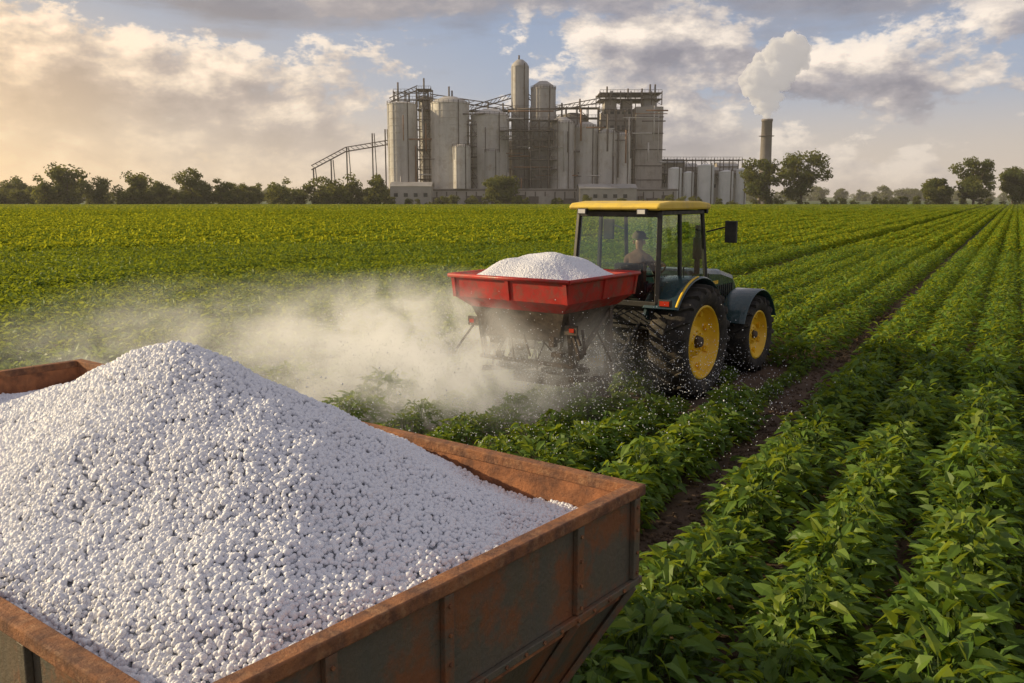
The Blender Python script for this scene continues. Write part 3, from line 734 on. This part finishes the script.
# ------------------------------------------------------------ trees
def treemesh(name,Ht,Wd,nleaf,ls,trunk=.12,seed=0,low=.18,dense=1.0):
    random.seed(seed)
    lf=Leaves();ex=MB()
    top=Vector((rnd(-.4,.4),rnd(-.4,.4),Ht*.55));r0=Ht*.022
    ex.cyl((0,0,-.2),(top.x*.5,top.y*.5,Ht*.3),r0*1.3,r0*.9,8);ex.cyl((top.x*.5,top.y*.5,Ht*.3),top,r0*.9,r0*.4,8)
    lobes=[]
    nl=random.randint(22,30)
    for i in range(nl):
        a=rnd(0,6.28);zf=rnd(low+.08,.90);rr=Wd*.5*math.sin(math.pi*min(1,max(.12,(zf-low*.4)/(1.08-low*.4))))**.6*rnd(.15,.85)
        c=np.array([rr*math.cos(a),rr*math.sin(a),zf*Ht]);R=Wd*rnd(.10,.20)*dense;lobes.append((c,R))
        ex.cyl((top.x*.4,top.y*.4,Ht*rnd(.2,.45)),c*.97,r0*.35,r0*.1,5)
    tot=sum(R*R for c,R in lobes)
    for c,R in lobes:
        nn=int(nleaf*R*R/tot);lv=rnd(.1,.65)
        for i in range(nn):
            u_=unit();rr=R*(rnd(.35,1.0)**.45)*(1+.25*math.sin(u_[0]*5+u_[2]*7))
            p=c+u_*np.array([rr,rr,rr*.8])
            nrm=u_+.7*unit();dd=np.cross(nrm,unit())
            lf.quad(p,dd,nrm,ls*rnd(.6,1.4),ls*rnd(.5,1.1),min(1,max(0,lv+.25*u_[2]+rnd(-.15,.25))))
    return lf.build(name,[M_tree,M_bark],ex)
def placetree(name,u,D,Ht,Wd,seed):
    o=treemesh(name,Ht,Wd,7000,.74,seed=seed,low=.14);scene.collection.objects.link(o)
    o.location=((u-512)/912*D,D,0);return o
for u,D,Ht,Wd,sdn in ((760,306,15.5,16,1),(801,308,19,17,2),(937,306,9,11,3),(974,304,16,16,4),(1013,309,12.5,15,5),(500,312,9.5,14,6)):
    placetree('broadleaf_tree',u,D,Ht,Wd,sdn)
tv=[treemesh('tv_%02d'%k,10,rnd(8,12),2300,.68,seed=20+k,low=.02) for k in range(7)]
random.seed(3)
P=[];Rr=[];Sc=[];I=[]
def put(x,y,s,zs=1):
    P.append((x,y,-.2));Rr.append((0,0,rnd(0,6.28)));Sc.append((s*1.05,s*1.05,s*zs));I.append(random.randrange(7))
for i in range(125):
    u=rnd(-330,392);D=rnd(306,345);hgt=rnd(.35,.85)*(1.3 if rnd(0,1)<.2 else 1)
    put((u-512)/912*D,D,hgt)
for u,hh in ((45,1.1),(68,1.35),(98,.95),(190,1.25),(203,1.0),(222,.95),(285,1.0),(320,1.1),(345,1.15),(375,1.1),(130,.9),(160,.8)):
    put((u-512)/912*304,304,hh)
for i in range(60):
    u=rnd(385,700);D=rnd(303,309);put((u-512)/912*D,D,rnd(.15,.40))
for i in range(120):
    u=rnd(690,1350);D=rnd(303,318);put((u-512)/912*D,D,rnd(.12,.38) )
scatter('hedgerow_trees',P,Rr,Sc,I,tv)
P=[];Rr=[];Sc=[];I=[]
for i in range(560):
    u=rnd(-400,1450);D=rnd(620,760);put((u-512)/912*D,D,rnd(.5,1.0)*(1.3 if rnd(0,1)<.1 else 1))
scatter('distant_tree_line',P,Rr,Sc,I,tv)

# ------------------------------------------------------------ factory
FD=345.
fac=empty('factory',(0,FD,0))
K=1/912.*FD
def fx(u): return (u-512)*K
def fz(v): return (197-v)*K+3.0
BZ=fz(189)
def silo(name,u0,u1,vt,vcap,y=0,mat=M_silo,rings=True,base=None,rail=True):
    r=(u1-u0)/2*K;cx=fx((u0+u1)/2);zt=fz(vt);zc=fz(vcap);zb=BZ if base is None else base;mb=MB()
    prof=[(r,zb)]
    nr=max(2,int((zt-zb)/2.4))
    for i in range(1,nr):
        z=zb+(zt-zb)*i/nr
        if rings: prof+=[(r,z-.12),(r*1.018,z-.1),(r*1.018,z+.1),(r,z+.12)]
    prof+=[(r,zt),(r*1.03,zt),(r*1.03,zt+.25),(r*.8,zt+(zc-zt)*.55),(r*.35,zc),(0,zc)]
    mb.lathe(prof,(cx,y,0),'z',40,0,smooth=False)
    for i in range(0,36,3):
        a=2*math.pi*i/36;mb.beam((cx+r*1.01*math.cos(a),y+r*1.01*math.sin(a),zb),(cx+r*1.01*math.cos(a),y+r*1.01*math.sin(a),zt),.16)
    if rail:
        for hz in(.6,1.2):
            for i in range(24):
                a=2*math.pi*i/24;b_=2*math.pi*(i+1)/24;R=r*1.04
                mb.beam((cx+R*math.cos(a),y+R*math.sin(a),zt+hz),(cx+R*math.cos(b_),y+R*math.sin(b_),zt+hz),.10,1)
        for i in range(24):
            a=2*math.pi*i/24;R=r*1.04;mb.beam((cx+R*math.cos(a),y+R*math.sin(a),zt),(cx+R*math.cos(a),y+R*math.sin(a),zt+1.2),.10,1)
    mb.beam((cx+r*.5,y-r*.92,zb),(cx+r*.5,y-r*.92,zt+1),.35,1,.2)
    mb.build(name,[mat,M_steel],fac)
silo('silo_a',390,418,108,105,-2);silo('silo_b',433,470,108,101,-4);silo('silo_c',472,509,119,112,-2)
silo('silo_d',419,432,100,97,8,M_silod)
silo('tower_column',511.5,528.5,70,63,4,M_silod,rail=False)
silo('tower_drum',531,555,92,84,3,M_silod)
silo('silo_e',549,573,127,120,-3);silo('silo_f',574,597,130,124,0);silo('silo_g',597,615,136,131,-3);silo('silo_h',560,590,117,112,14,M_silod)
silo('silo_i',613,630,138,134,-1)
silo('tank_a',455,472,150,147,-11);silo('tank_b',486,500,155,152,-12,M_silod)
def frame(name,u0,u1,v0,v1,y0,y1,nx_,nz_,ny_=1,w_=.42,diag=.5,mat=M_steel,floors=True):
    mb=MB();xs=[fx(u0)+(fx(u1)-fx(u0))*i/nx_ for i in range(nx_+1)];zs=[fz(v1)+(fz(v0)-fz(v1))*i/nz_ for i in range(nz_+1)];ys=[y0+(y1-y0)*i/ny_ for i in range(ny_+1)]
    for x in xs:
        for y in ys: mb.beam((x,y,zs[0]),(x,y,zs[-1]+.6),w_)
    for z in zs[1:]:
        for y in ys: mb.beam((xs[0],y,z),(xs[-1],y,z),w_*.8)
        for x in xs: mb.beam((x,ys[0],z),(x,ys[-1],z),w_*.8)
        if floors and rnd(0,1)<.6: mb.box(((xs[0]+xs[-1])/2,(y0+y1)/2,z-.1),(xs[-1]-xs[0],y1-y0,.2))
        for y in (ys[0]-.1,):
            mb.beam((xs[0],y,z+1.1),(xs[-1],y,z+1.1),.12)
            for k in range(nx_*3+1): mb.beam((xs[0]+(xs[-1]-xs[0])*k/(nx_*3),y,z),(xs[0]+(xs[-1]-xs[0])*k/(nx_*3),y,z+1.1),.1)
    for i in range(nx_):
        for j in range(nz_):
            if rnd(0,1)<diag:
                a=(xs[i],ys[0],zs[j]);b_=(xs[i+1],ys[0],zs[j+1])
                if rnd(0,1)<.5: a,b_=(xs[i+1],ys[0],zs[j]),(xs[i],ys[0],zs[j+1])
                mb.beam(a,b_,w_*.5)
    mb.build(name,mat,fac)
frame('steel_frame_a',418,432,92,189,1,9,2,10,w_=.34)
frame('steel_frame_b',508,530,112,189,-3,-1,2,8,w_=.34)
frame('steel_frame_c',530,556,124,189,-9,-5,3,7,w_=.34)
frame('steel_frame_d',440,512,112,130,3,9,6,2,w_=.34)
frame('steel_frame_e',465,478,128,189,-7,-4,2,6,w_=.3)
frame('rooftop_frame',600,662,94,106,6,22,6,2,w_=.34)
frame('process_frame',598,634,112,189,2,6,4,8,w_=.34,diag=.2,floors=False)
frame('steel_frame_f',394,428,94,108,4,8,3,2,diag=.3,floors=False,w_=.34)
frame('steel_frame_g',500,552,134,150,-10,-7,5,2,w_=.3)
frame('steel_frame_h',556,600,108,128,8,14,4,2,diag=.4,w_=.34)
frame('steel_frame_i',660,745,160,187,6,12,9,2,w_=.3,diag=.2)
mb=MB()
def bld(u0,u1,v0,v1,y0,y1,mi=0): mb.box((fx((u0+u1)/2),(y0+y1)/2,(fz(v0)+fz(v1))/2),(fx(u1)-fx(u0),y1-y0,fz(v0)-fz(v1)),mi)
bld(636,663,108,189,4,26,0);bld(603,636,112,189,8,24,0);bld(512,548,150,189,8,20,0);bld(470,520,140,189,10,22,0)
for i in range(7): mb.box((fx(638.5+i*3.7),3.9,(fz(108)+fz(189))/2),(.35,.3,fz(108)-fz(189)),0)
for v in(118,134,150,166,180):
    mb.box((fx(649.5),3.85,fz(v)),(fx(663)-fx(636)+.4,.4,.35),1)
    for i in range(5): mb.box((fx(607+i*6),7.95,fz(v-6)),(1.4,.15,1.8),2)
for i in range(10): mb.box((fx(516+i*3.2),7.9,fz(168)),(.6,.2,1.4),2)
bld(606,618,98,112,10,20,3);bld(624,634,101,112,10,18,0);bld(645,658,96,108,8,16,3)
mb.build('process_buildings',[M_conc,M_steel,M_win,M_silod],fac)
mb=MB();mb.box((fx(529),14,BZ/2),(fx(672)-fx(388),52,BZ));mb.box((fx(529),-12.1,BZ-.5),(fx(672)-fx(388)+1,.3,.4),1)
for i in range(30): mb.box((fx(392+i*9.5),-12.1,BZ*.45),(.4,.3,BZ*.9-1),1)
for i in range(24):
    mb.box((fx(396+i*11.4),-13+rnd(-4,0),1.2+rnd(0,.8)),(rnd(1.5,6),2,rnd(2,4)),random.choice((0,1,1)))
mb.build('concrete_plinth',[M_conc,M_steel],fac)
mb=MB()
for u0,u1,vt,y0 in ((398,436,187,-22),(575,628,189,-24),(664,690,162,12),(690,706,166,16),(706,745,170,12),(728,748,165,16)):
    x0,x1=fx(u0),fx(u1);zt=fz(vt);
    mb.add([(x0,y0,0),(x1,y0,0),(x1,y0+12,0),(x0,y0+12,0),(x0,y0,zt),(x1,y0,zt),(x1,y0+12,zt),(x0,y0+12,zt),(x0,y0+6,zt+1.5),(x1,y0+6,zt+1.5)],[(0,1,5,4),(1,2,6,9,5),(2,3,7,6),(3,0,4,8,7)],0)
    mb.add([(x0-.3,y0-.3,zt-.05),(x1+.3,y0-.3,zt-.05),(x1+.3,y0+6,zt+1.6),(x0-.3,y0+6,zt+1.6),(x1+.3,y0+12.3,zt-.05),(x0-.3,y0+12.3,zt-.05)],[(0,1,2,3),(3,2,4,5)],1)
    for k in range(int((x1-x0)/3.5)): mb.box((x0+2+k*3.5,y0-.05,zt*.55),(1.4,.1,1.3),2)
mb.build('low_sheds',[M_conc,M_silod,M_win],fac)
for i,(a,b_,v) in enumerate(((666,679,170),(681,691,174),(695,711,167),(716,730,173),(733,743,171))):
    silo('storage_tank_%d'%i,a,b_,v,v-2,-4,M_white,False,0,False)
mb=MB()
random.seed(11)
for i in range(70):
    u=rnd(398,660);v=rnd(108,180);y=rnd(-9,-3);L=rnd(8,45)
    if rnd(0,1)<.55: mb.cyl((fx(u),y,fz(v)),(fx(min(662,u+L)),y,fz(v)),rnd(.12,.32),n=8,mi=random.choice((0,1,2)))
    else: mb.cyl((fx(u),y,fz(v)),(fx(u),y,fz(min(189,v+L*1.3))),rnd(.12,.38),n=8,mi=random.choice((0,1,2)))
for u,v0,v1 in ((398,84,108),(409,95,108),(424,80,100),(452,92,102),(449,88,102),(488,103,113),(503,104,120),(607,88,98),(612,92,98),(628,90,101),(655,86,96),(642,90,108),(650,86,96),(562,104,118),(580,100,113),(519,58,64)):
    mb.cyl((fx(u),6,fz(v0)),(fx(u),6,fz(v1)),.32,n=8,mi=2)
for a,b_ in (((388,145),(345,152)),((345,152),(310,170)),((430,100),(512,112)),((528,100),(560,124)),((470,112),(511,100)),((418,92),(390,104)),((556,112),(600,104))):
    p=Vector((fx(a[0]),4,fz(a[1])));q=Vector((fx(b_[0]),4,fz(b_[1])))
    mb.beam(p,q,.4,2);mb.beam(p+Vector((0,0,1.6)),q+Vector((0,0,1.6)),.32,2)
    for k in range(9): mb.beam(p.lerp(q,k/9),p.lerp(q,(k+1)/9)+Vector((0,0,1.6)),.2,2)
for u,v0 in ((346,148),(372,134),(385,130),(330,160),(312,168)):
    mb.beam((fx(u),4,0),(fx(u),4,fz(v0)),.45,2);mb.beam((fx(u+5),4,0),(fx(u+2),4,fz(v0)),.3,2)
mb.build('pipework',[M_silo,M_rustp,M_steel],fac)
# chimney
ch=empty('factory_chimney',((764-512)/912*380,380,0));k2=380/912
mb=MB();zt=(197-121)*k2+3
mb.lathe([(2.6,0),(2.35,zt*.5),(2.1,zt-1),(2.3,zt-1),(2.3,zt),(1.7,zt),(1.7,zt-4)],(0,0,0),'z',28)
mb.build('stack',pmat('chimney_concrete',(.28,.25,.23),(.2,.18,.17),.1,.9),ch)
mb=MB()
for z in(zt*.45,zt*.8): mb.lathe([(2.5,z),(3.1,z),(3.1,z+.2),(2.5,z+.2)],(0,0,0),'z',20,closed=True)
mb.build('gallery',M_steel,ch)
# steam plume
random.seed(5)
blobs=[(764,118,7),(763,113,11),(761,106,16),(758,99,20),(754,91,22),(751,83,21),(758,84,20),(756,75,20),(766,77,24),(768,66,22),(778,72,20),(782,58,24),(774,56,20),(790,64,19),(792,57,17),(785,50,18),(772,86,17),(748,78,14),(795,66,13),(765,62,16),(762,95,20),(768,98,15)]
bm=bmesh.new()
for u,v,r in blobs:
    for q in range(9):
        a=rnd(0,6.28);du,dv_=(math.cos(a)*r*.5,math.sin(a)*r*.5) if q else (0,0);rr=r*k2*(.55 if q==0 else rnd(.14,.32))
        m4=Matrix.Translation(((u+du-512)*k2,380+rnd(-.4,.4)*r*k2,(197-v-dv_)*k2+3))@Matrix.Scale(rr,4)
        bmesh.ops.create_icosphere(bm,subdivisions=2,radius=1,matrix=m4)
me=bpy.data.meshes.new('steam_plume');bm.to_mesh(me);bm.free()
pl=bpy.data.objects.new('steam_plume',me);scene.collection.objects.link(pl)
r_=pl.modifiers.new('r','REMESH');r_.mode='VOXEL';r_.voxel_size=.35
tx=bpy.data.textures.new('t','CLOUDS');tx.noise_scale=2.0;tx.noise_depth=4
d_=pl.modifiers.new('d','DISPLACE');d_.texture=tx;d_.strength=3.0;d_.mid_level=.45;d_.texture_coords='LOCAL'
m,nt,out=newmat('steam');v=nt.nodes.new('ShaderNodeVolumePrincipled');v.inputs['Color'].default_value=(1,1,1,1)
v.inputs['Density'].default_value=.55
v.inputs['Emission Strength'].default_value=.14;v.inputs['Emission Color'].default_value=(1,.94,.90,1)  # steam glows by itself to brighten it, replacing missing multiple scattering
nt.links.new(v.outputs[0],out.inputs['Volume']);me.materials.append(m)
try: m.cycles.homogeneous_volume=True
except Exception as e: print(e)
# ------------------------------------------------------------ distance haze (thin homogeneous air layer over the far country)
mb=MB();mb.box((0,640,40),(2400,980,80.2));hz=mb.build('haze',bpy.data.materials.new('haze_air'))
m=hz.data.materials[0];m.use_nodes=True;nt=m.node_tree;nt.nodes.clear();out=nt.nodes.new('ShaderNodeOutputMaterial')
v=nt.nodes.new('ShaderNodeVolumeScatter');v.inputs['Color'].default_value=(1,.96,.90,1);v.inputs['Density'].default_value=.00042;v.inputs['Anisotropy'].default_value=.1
nt.links.new(v.outputs[0],out.inputs['Volume'])
try: m.cycles.homogeneous_volume=True
except Exception as e: print(e)
